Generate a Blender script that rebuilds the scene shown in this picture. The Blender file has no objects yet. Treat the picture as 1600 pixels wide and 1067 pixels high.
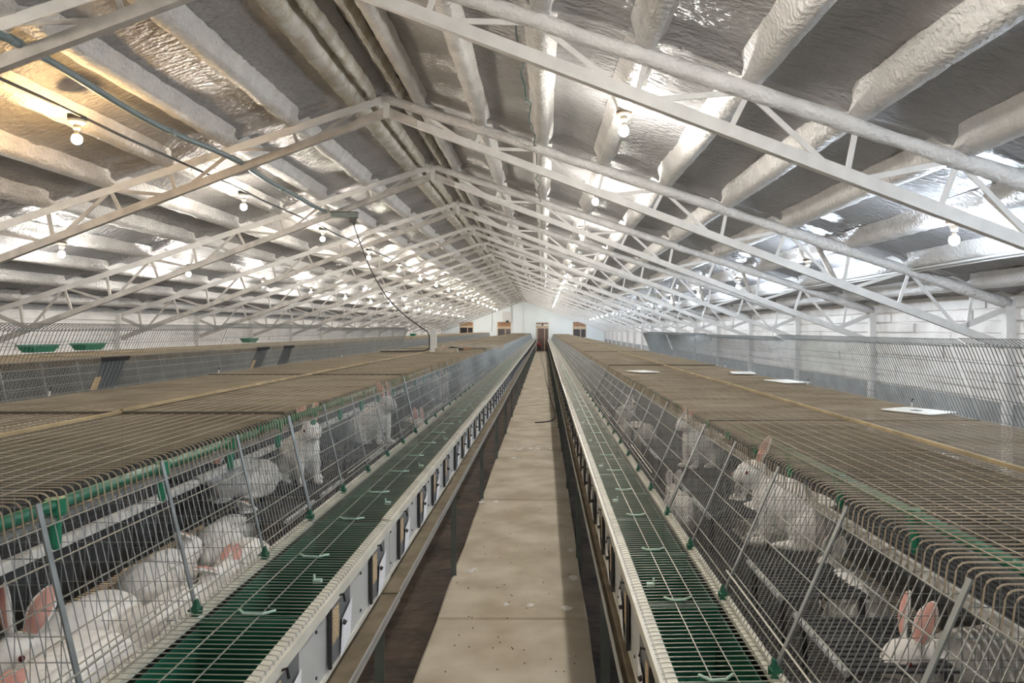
import bpy, math, random
from mathutils import Vector, Matrix, noise
random.seed(7)
PI = math.pi
SC = bpy.context.scene
COL = SC.collection

# ------------------------------------------------------------------ camera, world, exposure
H = 1.70                       # eye height over the walkway
cam = bpy.data.cameras.new('camera')
cam.sensor_width = 36.0
cam.lens = 1155.0 / 1600.0 * 36.0
cam.shift_x = -50.0 / 1600.0
cam.shift_y = -19.5 / 1600.0
cam.clip_start = 0.05
cam.clip_end = 200
camo = bpy.data.objects.new('camera', cam)
camo.location = (0, 0, H)
camo.rotation_euler = (PI / 2, 0, 0)
COL.objects.link(camo)
SC.camera = camo
W = bpy.data.worlds.new('world'); SC.world = W
W.use_nodes = True
W.node_tree.nodes['Background'].inputs[0].default_value = (0.75, 0.82, 0.9, 1)
W.node_tree.nodes['Background'].inputs[1].default_value = 0.25
SC.view_settings.view_transform = 'Standard'
SC.view_settings.look = 'None'
SC.view_settings.exposure = 0.82
SC.view_settings.gamma = 1.0
SC.view_settings.use_curve_mapping = False
BULB = 620.0                   # radiance of a bulb

# ------------------------------------------------------------------ materials
MATS = {}
def mat(name, col, rough=0.6, metal=0.0, var=0.0, vscale=6.0, bump=0.0, bscale=30.0, spec=0.5, col2=None, detail=4.0, stretch=None, emit=None):
    m = bpy.data.materials.new(name); m.use_nodes = True
    nt = m.node_tree; b = nt.nodes['Principled BSDF']
    b.inputs['Base Color'].default_value = (*col, 1)
    b.inputs['Roughness'].default_value = rough
    b.inputs['Metallic'].default_value = metal
    b.inputs['Specular IOR Level'].default_value = spec
    if var > 0 or bump > 0:
        tc = nt.nodes.new('ShaderNodeTexCoord')
        geo = nt.nodes.new('ShaderNodeNewGeometry')
        src = geo.outputs['Position']
        if stretch:
            mp = nt.nodes.new('ShaderNodeMapping'); mp.inputs['Scale'].default_value = stretch
            nt.links.new(src, mp.inputs['Vector']); src = mp.outputs['Vector']
    if var > 0:
        n = nt.nodes.new('ShaderNodeTexNoise'); n.inputs['Scale'].default_value = vscale; n.inputs['Detail'].default_value = detail
        nt.links.new(src, n.inputs['Vector'])
        r = nt.nodes.new('ShaderNodeValToRGB')
        c2 = col2 if col2 else tuple(max(0, c * (1 - var)) for c in col)
        r.color_ramp.elements[0].position = 0.35; r.color_ramp.elements[1].position = 0.65
        r.color_ramp.elements[0].color = (*c2, 1); r.color_ramp.elements[1].color = (*col, 1)
        nt.links.new(n.outputs['Fac'], r.inputs['Fac'])
        nt.links.new(r.outputs['Color'], b.inputs['Base Color'])
    if bump > 0:
        n2 = nt.nodes.new('ShaderNodeTexNoise'); n2.inputs['Scale'].default_value = bscale; n2.inputs['Detail'].default_value = 3
        nt.links.new(src, n2.inputs['Vector'])
        bp = nt.nodes.new('ShaderNodeBump'); bp.inputs['Strength'].default_value = 1.0; bp.inputs['Distance'].default_value = bump
        nt.links.new(n2.outputs['Fac'], bp.inputs['Height'])
        nt.links.new(bp.outputs['Normal'], b.inputs['Normal'])
    if emit:
        b.inputs['Emission Color'].default_value = (*emit[0], 1)
        b.inputs['Emission Strength'].default_value = emit[1]
    MATS[name] = m
    return m
mat('foam', (0.43, 0.423, 0.425), 0.27, var=0.14, vscale=1.6, bump=0.034, bscale=24, stretch=(.55, 1.2, 1))
mat('foam_beam', (0.74, 0.725, 0.71), 0.42, var=0.16, vscale=5, bump=0.022, bscale=30)
mat('foam_old', (0.72, 0.70, 0.66), 0.6, var=0.4, vscale=6, bump=0.02, bscale=30, col2=(0.52, 0.47, 0.37))
mat('ridge_wood', (0.10, 0.075, 0.045), 0.8, var=0.5, vscale=9, bump=0.004, bscale=40)
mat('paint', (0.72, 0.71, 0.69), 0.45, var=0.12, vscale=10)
mat('paint_dull', (0.56, 0.53, 0.49), 0.6, var=0.3, vscale=7)  # duller brown-grey variant of the truss paint, mottled at random
mat('wall_white', (0.80, 0.78, 0.76), 0.6, var=0.15, vscale=4, bump=0.006, bscale=16)
mat('wall_end', (0.80, 0.86, 0.88), 0.5, var=0.05, vscale=1)
mat('stem_wall', (0.36, 0.37, 0.37), 0.8, var=0.3, vscale=3, bump=0.004)
mat('concrete', (0.72, 0.645, 0.52), 0.8, var=0.28, vscale=2.6, bump=0.003, bscale=45, col2=(0.50, 0.42, 0.30), detail=8)
mat('dirt', (0.085, 0.06, 0.042), 0.85, var=0.7, vscale=3.5, bump=0.03, bscale=9, col2=(0.03, 0.021, 0.016), detail=8)
mat('wire', (0.34, 0.345, 0.335), 0.4, 0.7, var=0.25, vscale=12)
mat('wire_rail', (0.56, 0.55, 0.49), 0.38, 0.6, var=0.2, vscale=9)
mat('wire_top', (0.40, 0.335, 0.245), 0.8, 0.0, var=0.4, vscale=3, col2=(0.25, 0.20, 0.135), stretch=(1, 2, 1))
mat('wire_top_long', (0.42, 0.37, 0.28), 0.6, 0.2, var=0.3, vscale=6)
mat('wire_lid', (0.25, 0.265, 0.265), 0.45, 0.6, var=0.2, vscale=12)
mat('wire_floor', (0.10, 0.095, 0.085), 0.6, 0.3, var=0.3, vscale=9)
mat('galv', (0.27, 0.29, 0.29), 0.5, 0.6, var=0.3, vscale=14)
mat('galv_light', (0.60, 0.62, 0.62), 0.42, 0.5, var=0.2, vscale=9)
mat('leg_steel', (0.16, 0.19, 0.18), 0.55, 0.4, var=0.3, vscale=8)
mat('rail_dusty', (0.28, 0.23, 0.15), 0.8, var=0.4, vscale=8, col2=(0.18, 0.14, 0.09))
mat('rail_dark', (0.09, 0.075, 0.055), 0.7)
mat('pvc', (0.55, 0.56, 0.555), 0.4, var=0.08, vscale=3)
mat('pvc_cream', (0.74, 0.72, 0.63), 0.45, var=0.18, vscale=9)
mat('green', (0.010, 0.115, 0.065), 0.42, var=0.35, vscale=5)
mat('green_bright', (0.018, 0.20, 0.11), 0.4)
mat('green_pipe', (0.012, 0.135, 0.075), 0.4)
mat('green_pale', (0.42, 0.60, 0.50), 0.45)
mat('mat_dark', (0.055, 0.058, 0.062), 0.6, var=0.3, vscale=8)
mat('mat_edge', (0.52, 0.54, 0.55), 0.5, var=0.25, vscale=14)
mat('shelf_edge', (0.74, 0.73, 0.70), 0.5, var=0.35, vscale=16)
mat('sheet', (0.12, 0.125, 0.125), 0.5, 0.3, var=0.4, vscale=5)
mat('strip_tan', (0.45, 0.35, 0.19), 0.7, var=0.35, vscale=8)
mat('holder', (0.16, 0.168, 0.178), 0.5, var=0.15, vscale=9)
mat('holder_dark', (0.03, 0.03, 0.032), 0.5)
mat('paper', (0.80, 0.80, 0.84), 0.7)
mat('white_plate', (0.74, 0.74, 0.70), 0.5)
mat('black', (0.012, 0.012, 0.013), 0.5)
mat('rubber', (0.025, 0.027, 0.028), 0.45)
mat('pipe_grey', (0.24, 0.30, 0.31), 0.45, var=0.12, vscale=6)
mat('conduit_dark', (0.035, 0.034, 0.034), 0.45)
mat('conduit_light', (0.62, 0.62, 0.62), 0.4)
mat('ceramic', (0.70, 0.66, 0.58), 0.4)
mat('brown_base', (0.10, 0.075, 0.05), 0.6)
mat('fur', (0.92, 0.895, 0.86), 0.9, var=0.10, vscale=9, bump=0.004, bscale=60)
mat('ear_pink', (0.72, 0.42, 0.36), 0.7, var=0.2, vscale=20, col2=(0.62, 0.30, 0.25))
mat('eye_red', (0.16, 0.02, 0.025), 0.2)
mat('wood_orange', (0.40, 0.22, 0.12), 0.6, var=0.3, vscale=6)
mat('wood_pale', (0.62, 0.47, 0.33), 0.6, var=0.2, vscale=7)
mat('wood_grey', (0.42, 0.37, 0.30), 0.75, var=0.3, vscale=9)
mat('door_brown', (0.14, 0.085, 0.075), 0.5, var=0.2, vscale=3)
mat('dark_glass', (0.035, 0.028, 0.032), 0.15)
mat('red', (0.24, 0.035, 0.03), 0.45)
mat('blue', (0.10, 0.28, 0.62), 0.4)
mat('cable_green', (0.012, 0.06, 0.05), 0.5)
mat('litter', (0.93, 0.90, 0.85), 0.9)
def bulb_mat(name, col, k):
    m = bpy.data.materials.new(name); m.use_nodes = True
    nt = m.node_tree; nt.nodes.clear()
    e = nt.nodes.new('ShaderNodeEmission'); e.inputs[0].default_value = (*col, 1); e.inputs[1].default_value = BULB * k
    o = nt.nodes.new('ShaderNodeOutputMaterial'); nt.links.new(e.outputs[0], o.inputs[0])
    MATS[name] = m
bulb_mat('bulb_amber', (1.0, 0.62, 0.26), 0.8)
bulb_mat('bulb_warm', (1.0, 0.90, 0.76), 0.9)
bulb_mat('bulb_white', (1.0, 0.95, 0.87), 1.0)
bulb_mat('bulb_cool', (0.76, 0.87, 1.0), 1.15)
# printed tag and hand written paper: print only
def print_mat(name, paper, ink, sx, sz, thr):
    m = mat(name, paper, 0.7); nt = m.node_tree; b = nt.nodes['Principled BSDF']
    tc = nt.nodes.new('ShaderNodeTexCoord'); mp = nt.nodes.new('ShaderNodeMapping'); mp.inputs['Scale'].default_value = (1, sx, sz)
    n = nt.nodes.new('ShaderNodeTexNoise'); n.inputs['Scale'].default_value = 1.0; n.inputs['Detail'].default_value = 2
    g = nt.nodes.new('ShaderNodeMath'); g.operation = 'GREATER_THAN'; g.inputs[1].default_value = thr
    mx = nt.nodes.new('ShaderNodeMix'); mx.data_type = 'RGBA'
    nt.links.new(tc.outputs['Object'], mp.inputs[0]); nt.links.new(mp.outputs[0], n.inputs['Vector'])
    nt.links.new(n.outputs['Fac'], g.inputs[0]); nt.links.new(g.outputs[0], mx.inputs['Factor'])
    mx.inputs['A'].default_value = (*paper, 1); mx.inputs['B'].default_value = (*ink, 1)
    nt.links.new(mx.outputs['Result'], b.inputs['Base Color'])
print_mat('tag_print', (0.62, 0.48, 0.30), (0.25, 0.15, 0.07), 160, 260, 0.55)
print_mat('card_print', (0.90, 0.90, 0.94), (0.25, 0.27, 0.4), 120, 420, 0.66)

# ------------------------------------------------------------------ mesh helpers
class MB:
    def __init__(s): s.v = []; s.f = []
    def add(s, vs, fs):
        n = len(s.v); s.v += [tuple(p) for p in vs]; s.f += [tuple(i + n for i in f) for f in fs]; return s
    def box(s, x0, x1, y0, y1, z0, z1):
        if x0 > x1: x0, x1 = x1, x0
        if y0 > y1: y0, y1 = y1, y0
        if z0 > z1: z0, z1 = z1, z0
        return s.add([(x0,y0,z0),(x1,y0,z0),(x1,y1,z0),(x0,y1,z0),(x0,y0,z1),(x1,y0,z1),(x1,y1,z1),(x0,y1,z1)],
              [(0,3,2,1),(4,5,6,7),(0,1,5,4),(1,2,6,5),(2,3,7,6),(3,0,4,7)])
    def bar(s, p0, p1, w, h, up=(0, 1, 0)):
        p0 = Vector(p0); p1 = Vector(p1); d = (p1 - p0).normalized(); a = Vector(up)
        a = (a - d * a.dot(d)).normalized(); b = d.cross(a)
        a = a * (w / 2); b = b * (h / 2)
        return s.add([p0-a-b, p0+a-b, p0+a+b, p0-a+b, p1-a-b, p1+a-b, p1+a+b, p1-a+b],
              [(0,3,2,1),(4,5,6,7),(0,1,5,4),(1,2,6,5),(2,3,7,6),(3,0,4,7)])
    def tube(s, pts, r, n=4, cap=True, rr=None):
        pts = [Vector(p) for p in pts]; base = len(s.v); m = len(pts)
        for i, p in enumerate(pts):
            d = (pts[min(i+1, m-1)] - pts[max(i-1, 0)]).normalized()
            a = d.orthogonal() if abs(d.z) > .95 else d.cross(Vector((0,0,1)))
            a.normalize(); b = d.cross(a)
            q = r if rr is None else rr[i]
            for k in range(n):
                t = 2*PI*k/n + PI/4
                s.v.append(tuple(p + a*(q*math.cos(t)) + b*(q*math.sin(t))))
        for i in range(m-1):
            for k in range(n):
                k2 = (k+1) % n
                s.f.append((base+i*n+k, base+i*n+k2, base+(i+1)*n+k2, base+(i+1)*n+k))
        if cap:
            s.f.append(tuple(base+k for k in range(n))[::-1]); s.f.append(tuple(base+(m-1)*n+k for k in range(n)))
        return s
    def lathe(s, prof, c=(0,0,0), n=16, cap=True):
        base = len(s.v); m = len(prof)
        for r, z in prof:
            for k in range(n):
                t = 2*PI*k/n; s.v.append((c[0]+r*math.cos(t), c[1]+r*math.sin(t), c[2]+z))
        for i in range(m-1):
            for k in range(n):
                k2 = (k+1) % n
                s.f.append((base+i*n+k, base+i*n+k2, base+(i+1)*n+k2, base+(i+1)*n+k))
        if cap:
            s.f.append(tuple(base+k for k in range(n))[::-1]); s.f.append(tuple(base+(m-1)*n+k for k in range(n)))
        return s
    def poly(s, pts, d):          # polygon extruded by vector d
        n = len(pts); d = Vector(d)
        vs = [Vector(p) for p in pts] + [Vector(p) + d for p in pts]
        return s.add(vs, [tuple(range(n))[::-1], tuple(range(n, 2*n))] + [(i, (i+1) % n, n+(i+1) % n, n+i) for i in range(n)])
    def data(s, name, m, smooth=False):
        me = bpy.data.meshes.new(name); me.from_pydata(s.v, [], s.f); me.update()
        if isinstance(m, str): m = MATS[m]
        me.materials.append(m)
        if smooth: me.polygons.foreach_set('use_smooth', [True] * len(me.polygons))
        return me
    def obj(s, name, m, parent=None, smooth=False, loc=(0,0,0), rot=(0,0,0)):
        return place(name, s.data(name, m, smooth), parent, loc, rot)
def place(name, data, parent=None, loc=(0,0,0), rot=(0,0,0)):
    o = bpy.data.objects.new(name, data); COL.objects.link(o)
    o.location = loc; o.rotation_euler = rot
    if parent: o.parent = parent
    return o
def tag(o, label, cat, group=None):
    o['label'] = label; o['category'] = cat
    if group: o['group'] = group
    return o
def thing(name, label, cat, loc=(0,0,0), rot=(0,0,0), group=None):
    return tag(place(name, None, None, loc, rot), label, cat, group)
def struct(o, label=None):
    o['kind'] = 'structure'
    if label: o['label'] = label
    return o
ORD = ['nearest', 'second', 'third', 'fourth', 'fifth', 'sixth', 'seventh', 'eighth', 'ninth', 'tenth', 'eleventh', 'twelfth',
       'thirteenth', 'fourteenth', 'fifteenth', 'sixteenth', 'seventeenth', 'eighteenth', 'nineteenth', 'twentieth',
       'twenty-first', 'twenty-second', 'twenty-third', 'twenty-fourth', 'twenty-fifth']
def nz(x, y, z, s): return noise.noise(Vector((x*s, y*s, z*s)))

# ------------------------------------------------------------------ building dimensions
XR = -1.56                     # ridge line
HALF = 6.17                    # half span
Y0, Y1 = -3.0, 56.3
TS, T0, NT = 3.05, 4.28, 18    # trusses: spacing, first, count
def ztop(v): return 4.02 - 0.33 * v          # underside of purlins, v = distance from ridge
def zbot(v): return 3.80 - 0.375 * v
PV = [0.32 + 0.61 * k for k in range(10)]    # purlin lines
XWL, XWR = XR - HALF - .06, XR + HALF + .06

def ysteps(y0, y1):
    ys = [y0]
    while ys[-1] < y1 - 1e-6:
        y = ys[-1]
        st = 0.07 if y < 9 else 0.12 if y < 16 else 0.3 if y < 28 else 0.8
        ys.append(min(y1, y + st))
    return ys
YS = ysteps(0.0, Y1); YS = [Y0, Y0 + 1.5] + YS

# ------------------------------------------------------------------ ceiling
def ceil_slope(sgn):
    m = MB(); vs = [0.0, .05, .1]
    edges = PV + [HALF + .14]
    prev = 0.1
    for p in edges:
        for j in range(1, 7): vs.append(prev + (p - prev) * j / 6)
        prev = p
    nv = len(vs)
    for y in YS:
        for v in vs:
            dn = min(abs(v - p) for p in PV + [0.08])
            z = ztop(v) + 0.115 - 0.05 * math.exp(-(dn / 0.07) ** 2)
            # panel dips a little around every truss
            dt = abs(((y - T0 + TS / 2) % TS) - TS / 2)
            z -= 0.05 * math.exp(-(dt / 0.10) ** 2)
            z += 0.018 * nz(v * sgn, y, 0, 1.3) + 0.008 * nz(v * sgn, y, 3, 5) + (0.003 * nz(v, y, 9, 17) if y < 16 else 0)
            m.v.append((XR + sgn * v, y, z))
    for i in range(len(YS) - 1):
        for j in range(nv - 1):
            a = i * nv + j
            f = (a, a + nv, a + nv + 1, a + 1)
            m.f.append(f if sgn > 0 else f[::-1])
    return m
ceiling = struct(ceil_slope(1).obj('ceiling', 'foam', None, True), 'sprayed grey foam ceiling between purlins')
ceil_slope(-1).obj('roof_slope', 'foam', ceiling, True)
# roof deck above the foam, closes the building
dk = MB()
for sgn in (-1, 1):
    dk.poly([(XR, Y0, ztop(0)+.30), (XR+sgn*(HALF+.3), Y0, ztop(HALF+.3)+.30), (XR+sgn*(HALF+.3), Y0, ztop(HALF+.3)+.36), (XR, Y0, ztop(0)+.36)], (0, Y1-Y0, 0))
dk.obj('roof_deck', 'ridge_wood', ceiling)
PROF = [(-.105, .10), (-.068, .06), (-.055, .022), (-.044, -.003), (.0, -.008), (.044, -.003), (.055, .022), (.068, .06), (.105, .10)]
def purlin(v, sgn, m_='foam_beam', wide=1.0, lump=.012, drop=0.0):
    m = MB(); n = len(PROF)
    ys = [y for i, y in enumerate(YS)]
    for y in ys:
        w = wide * (1 + .10 * nz(y, v, sgn, .7) + .06 * nz(y, v, sgn * 3, 3.1))
        for (a, b) in PROF:
            q = lump * nz(y * 1.6, a * 14 + v * 7, sgn, 4.0) + lump * .5 * nz(y, a * 30 + v, sgn, 13)
            m.v.append((XR + sgn * (v + a * w), y, ztop(v) - sgn * 0 + b - 0.33 * a + q - drop + .004))
    for i in range(len(ys) - 1):
        for j in range(n - 1):
            a = i * n + j; f = (a, a + n, a + n + 1, a + 1)
            m.f.append(f if sgn > 0 else f[::-1])
    return m.obj('purlin', m_, ceiling, True)
for sgn in (-1, 1):
    purlin(0.135, sgn, 'foam_old', .62, .03, .0)
    for i, v in enumerate(PV):
        purlin(v, sgn, 'foam_old' if (i == 0 and sgn < 0) else 'foam_beam', 1.25 if i == 0 and sgn < 0 else 1.0, .020 if i < 2 else .009)
MB().box(XR - .07, XR + .07, Y0, Y1, ztop(0) + .10, ztop(0) + .13).obj('ridge_board', 'ridge_wood', ceiling)

# ------------------------------------------------------------------ floor and walkways
fl = MB(); fx = [XWL - .2 + i * (XWR - XWL + .4) / 60 for i in range(61)]
fy = ysteps(0, Y1); fy = [Y0] + [y for i, y in enumerate(fy) if i % 3 == 0] + [Y1]
for y in fy:
    for x in fx:
        fl.v.append((x, y, -0.22 + .05 * nz(x, y, 0, 1.7) + .03 * nz(x, y, 4, 5)))
for i in range(len(fy) - 1):
    for j in range(60):
        a = i * 61 + j; fl.f.append((a, a + 1, a + 62, a + 61))
floor = struct(fl.obj('floor', 'dirt', None, True), 'dark brown dirt pit floor under the cages')
JY = [-1.7 + 3.02 * k for k in range(20)]
for x0, x1, nm in ((-.633, .255, 'main'), (-3.62, -2.85, 'l'), (2.32, 3.2, 'r')):
    for k in range(len(JY)):
        ya, yb = JY[k] + .009, min(JY[k] + 3.02 - .009, Y1)
        if ya >= Y1: break
        m = MB(); n = 8
        # slab with slightly worn edges
        xs = [x0, x0 + .012, x1 - .012, x1]
        rows = [ya, ya + .01] + [ya + (yb - ya) * j / 6 for j in range(1, 6)] + [yb - .01, yb]
        for y in rows:
            for x in xs:
                e = (x in (x0, x1)) or (y in (ya, yb))
                m.v.append((x + (.012 * nz(x, y, 1, 2.5) if x in (x0, x1) else 0), y, (-.016 if e else 0) + .002 * nz(x, y, 0, 2)))
        for i in range(len(rows) - 1):
            for j in range(3):
                a = i * 4 + j; m.f.append((a, a + 1, a + 5, a + 4))
        b = len(m.v)
        m.box(x0 + .006, x1 - .006, ya + .003, yb - .003, -.28, -.018)
        o = m.obj('walkway_slab', 'concrete', floor)

# ------------------------------------------------------------------ side walls
def side_wall(name, x, sgn, label):
    m = MB().box(x, x + sgn * .12, Y0, Y1, .95, ztop(HALF) + .16)
    w = struct(m.obj(name, 'wall_white'), label)
    MB().box(x - sgn * .05, x + sgn * .12, Y0, Y1, -.4, .95).obj('stem_wall', 'stem_wall', w)
    rnd = random.Random(3 if sgn > 0 else 5)
    z = .97
    while z < ztop(HALF) - .02:
        hgt = rnd.choice([.10, .13, .16]); y = 2.0 + rnd.random()
        zt = min(z + hgt, ztop(HALF) + .06)
        while y < 30:
            L = rnd.uniform(.7, 2.6)
            d = rnd.uniform(.012, .040)
            q = MB(); nn = 6
            for i in range(nn + 1):
                yy = y + L * i / nn
                dd = d + .010 * nz(yy, z, sgn, 2.3)
                j0, j1 = .006 * nz(yy, z, 2, 3), .006 * nz(yy, z, 7, 3)
                q.v += [(x + sgn * .01, yy, z + .004 + j0), (x - sgn * dd, yy, z + .012 + j0), (x - sgn * dd, yy, zt - .012 + j1), (x + sgn * .01, yy, zt - .004 + j1)]
            for i in range(nn):
                for j in range(3):
                    a = i * 4 + j; f = (a, a + 1, a + 5, a + 4); q.f.append(f if sgn < 0 else f[::-1])
            q.f += [(0, 1, 2, 3), (nn * 4 + 3, nn * 4 + 2, nn * 4 + 1, nn * 4)]
            q.obj('plank', 'wall_white', w)
            y += L + .012
        z += hgt
    return w
wall_left = side_wall('wall_left', XWL, -1, 'whitewashed plank wall along the low eave')
wall_right = side_wall('wall_right', XWR, 1, 'whitewashed plank wall lit by cool bulbs')
MB().box(XWL - .2, XWR + .2, Y0 - .15, Y0, -.4, 4.4).obj('wall_front', 'wall_white')['kind'] = 'structure'

# ------------------------------------------------------------------ end wall with openings
YE = Y1 - .12
PXM = YE / 1155.0              # metres per photo pixel on the end wall
def ex(px): return (px - 850) * PXM
def ez(py): return H + (514 - py) * PXM
openings = [(719, 738.5, 503, 522), (778, 797.5, 503, 526), (838, 856.5, 504, 550), (896, 915, 503, 527)]
OP = [(ex(a), ex(b), ez(d) if d < 549 else 0.0, ez(c)) for a, b, c, d in openings]
wb = MB().poly([(XWL, Y1, -.4), (XWR, Y1, -.4), (XWR, Y1, ztop(HALF)+.3), (XR, Y1, ztop(0)+.3), (XWL, Y1, ztop(HALF)+.3)], (0, .1, 0))
wall_back = struct(wb.obj('wall_back', 'wall_end'), 'pale blue-white panelled gable wall at the far end')
# panels in front of the backing, leaving the openings as recesses
cuts = sorted(set([XWL, XWR] + [x for o in OP for x in o[:2]] + [ex(801), ex(877), XR]))
def roofz(x): return ztop(abs(x - XR)) + .12
for a, b in zip(cuts[:-1], cuts[1:]):
    if b - a < .02: continue
    mid = (a + b) / 2
    op = [o for o in OP if o[0] - 1e-4 <= mid <= o[1] + 1e-4]
    g = .008
    if not op:
        MB().poly([(a+g, YE, -.3), (b-g, YE, -.3), (b-g, YE, roofz(b)), (a+g, YE, roofz(a))], (0, .1, 0)).obj('wall_panel', 'wall_end', wall_back)
    else:
        o = op[0]
        if o[2] > 0.05:
            MB().box(a, b, YE, YE + .1, -.3, o[2]).obj('wall_panel', 'wall_end', wall_back)
        if min(roofz(a), roofz(b)) > o[3] + .02:
            MB().poly([(a, YE, o[3]), (b, YE, o[3]), (b, YE, roofz(b)), (a, YE, roofz(a))], (0, .1, 0)).obj('wall_panel', 'wall_end', wall_back)
def opening(o, name, label, is_door):
    x0, x1, z0, z1 = o
    w = struct(place(name, None, None, (0, 0, 0)), label)
    fm = MB(); t = .05
    fm.box(x0 - t, x0, YE - .03, YE + .02, z0, z1); fm.box(x1, x1 + t, YE - .03, YE + .02, z0, z1)
    fm.obj('frame', 'wood_pale' if not is_door else 'pvc_cream', w)
    hh = (z1 - z0)
    if is_door:
        MB().box(x0, x1, YE + .05, YE + .095, z1 - .12, z1).obj('header', 'wood_orange', w)
        MB().box(x0, x1, YE + .04, YE + .09, z1 - .42, z1 - .24).obj('lintel', 'wood_pale', w)
        MB().box(x0 + .45*(x1-x0), x0 + .6*(x1-x0), YE + .045, YE + .085, z1 - .26, z1 - .05).obj('header_block', 'brown_base', w)
        MB().box(x0 + .12*(x1-x0), x0 + .68*(x1-x0), YE + .05, YE + .09, 0.02, z1 - .44).obj('door_leaf', 'door_brown', w)
        MB().box(x0 + .72*(x1-x0), x1, YE + .05, YE + .09, 0.02, z1 - .44).obj('door_leaf', 'door_brown', w)
        MB().box(x0 + .67*(x1-x0), x0 + .73*(x1-x0), YE + .03, YE + .08, 0.02, z1 - .44).obj('mullion', 'wood_pale', w)
        MB().box(x0 + .05*(x1-x0), x0 + .12*(x1-x0), YE + .03, YE + .08, 0.02, z1 - .44).obj('mullion', 'wood_pale', w)
    else:
        MB().box(x0, x1, YE + .02, YE + .09, z1 - .30 * hh, z1).obj('header', 'wood_orange', w)
        MB().box(x0, x1, YE + .015, YE + .09, z1 - .47 * hh, z1 - .30 * hh).obj('lintel', 'wood_pale', w)
        MB().box(x0, x0 + .56*(x1-x0), YE + .05, YE + .09, z0, z1 - .47 * hh).obj('pane', 'dark_glass', w)
        MB().box(x0 + .62*(x1-x0), x1, YE + .05, YE + .09, z0, z1 - .47 * hh).obj('pane', 'dark_glass', w)
        MB().box(x0 + .56*(x1-x0), x0 + .62*(x1-x0), YE + .02, YE + .09, z0, z1 - .47 * hh).obj('mullion', 'wood_pale', w)
opening(OP[0], 'window_1', 'dark two-pane window nearest the low eave in the end wall', False)
opening(OP[1], 'window_2', 'dark two-pane window below the white cabinet in the end wall', False)
opening(OP[2], 'door_1', 'brown double door at the end of the walkway', True)
opening(OP[3], 'window_3', 'dark two-pane window on the far side of the door', False)
# white cabinet on the end wall
cb = thing('electrical_cabinet', 'white metal electrical cabinet high on the far end wall', 'cabinet', (ex(793), YE, ez(503)))
cw, ch = 14 * PXM, 16 * PXM
MB().box(-cw/2, cw/2, -.16, -.002, 0, ch).obj('body', 'pvc', cb)
MB().box(-cw/2 + .03, cw/2 - .03, -.172, -.162, .12, ch - .03).obj('door', 'pvc', cb)
MB().box(-.10, .10, -.20, -.163, -.05, .12).obj('meter', 'black', cb)
MB().tube([(cw/2 - .05, -.05, ch), (cw/2 - .05, -.05, ch + .5)], .015, 6).obj('conduit', 'galv', cb)
tag(MB().tube([(ex(769), YE - .03, ez(486)), (ex(769.2), YE - .03, ez(505)), (ex(768), YE - .03, ez(518))], .018, 6).obj('wall_conduit', 'galv'),
    'thin grey conduit running down the end wall beside the cabinet', 'conduit')

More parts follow.
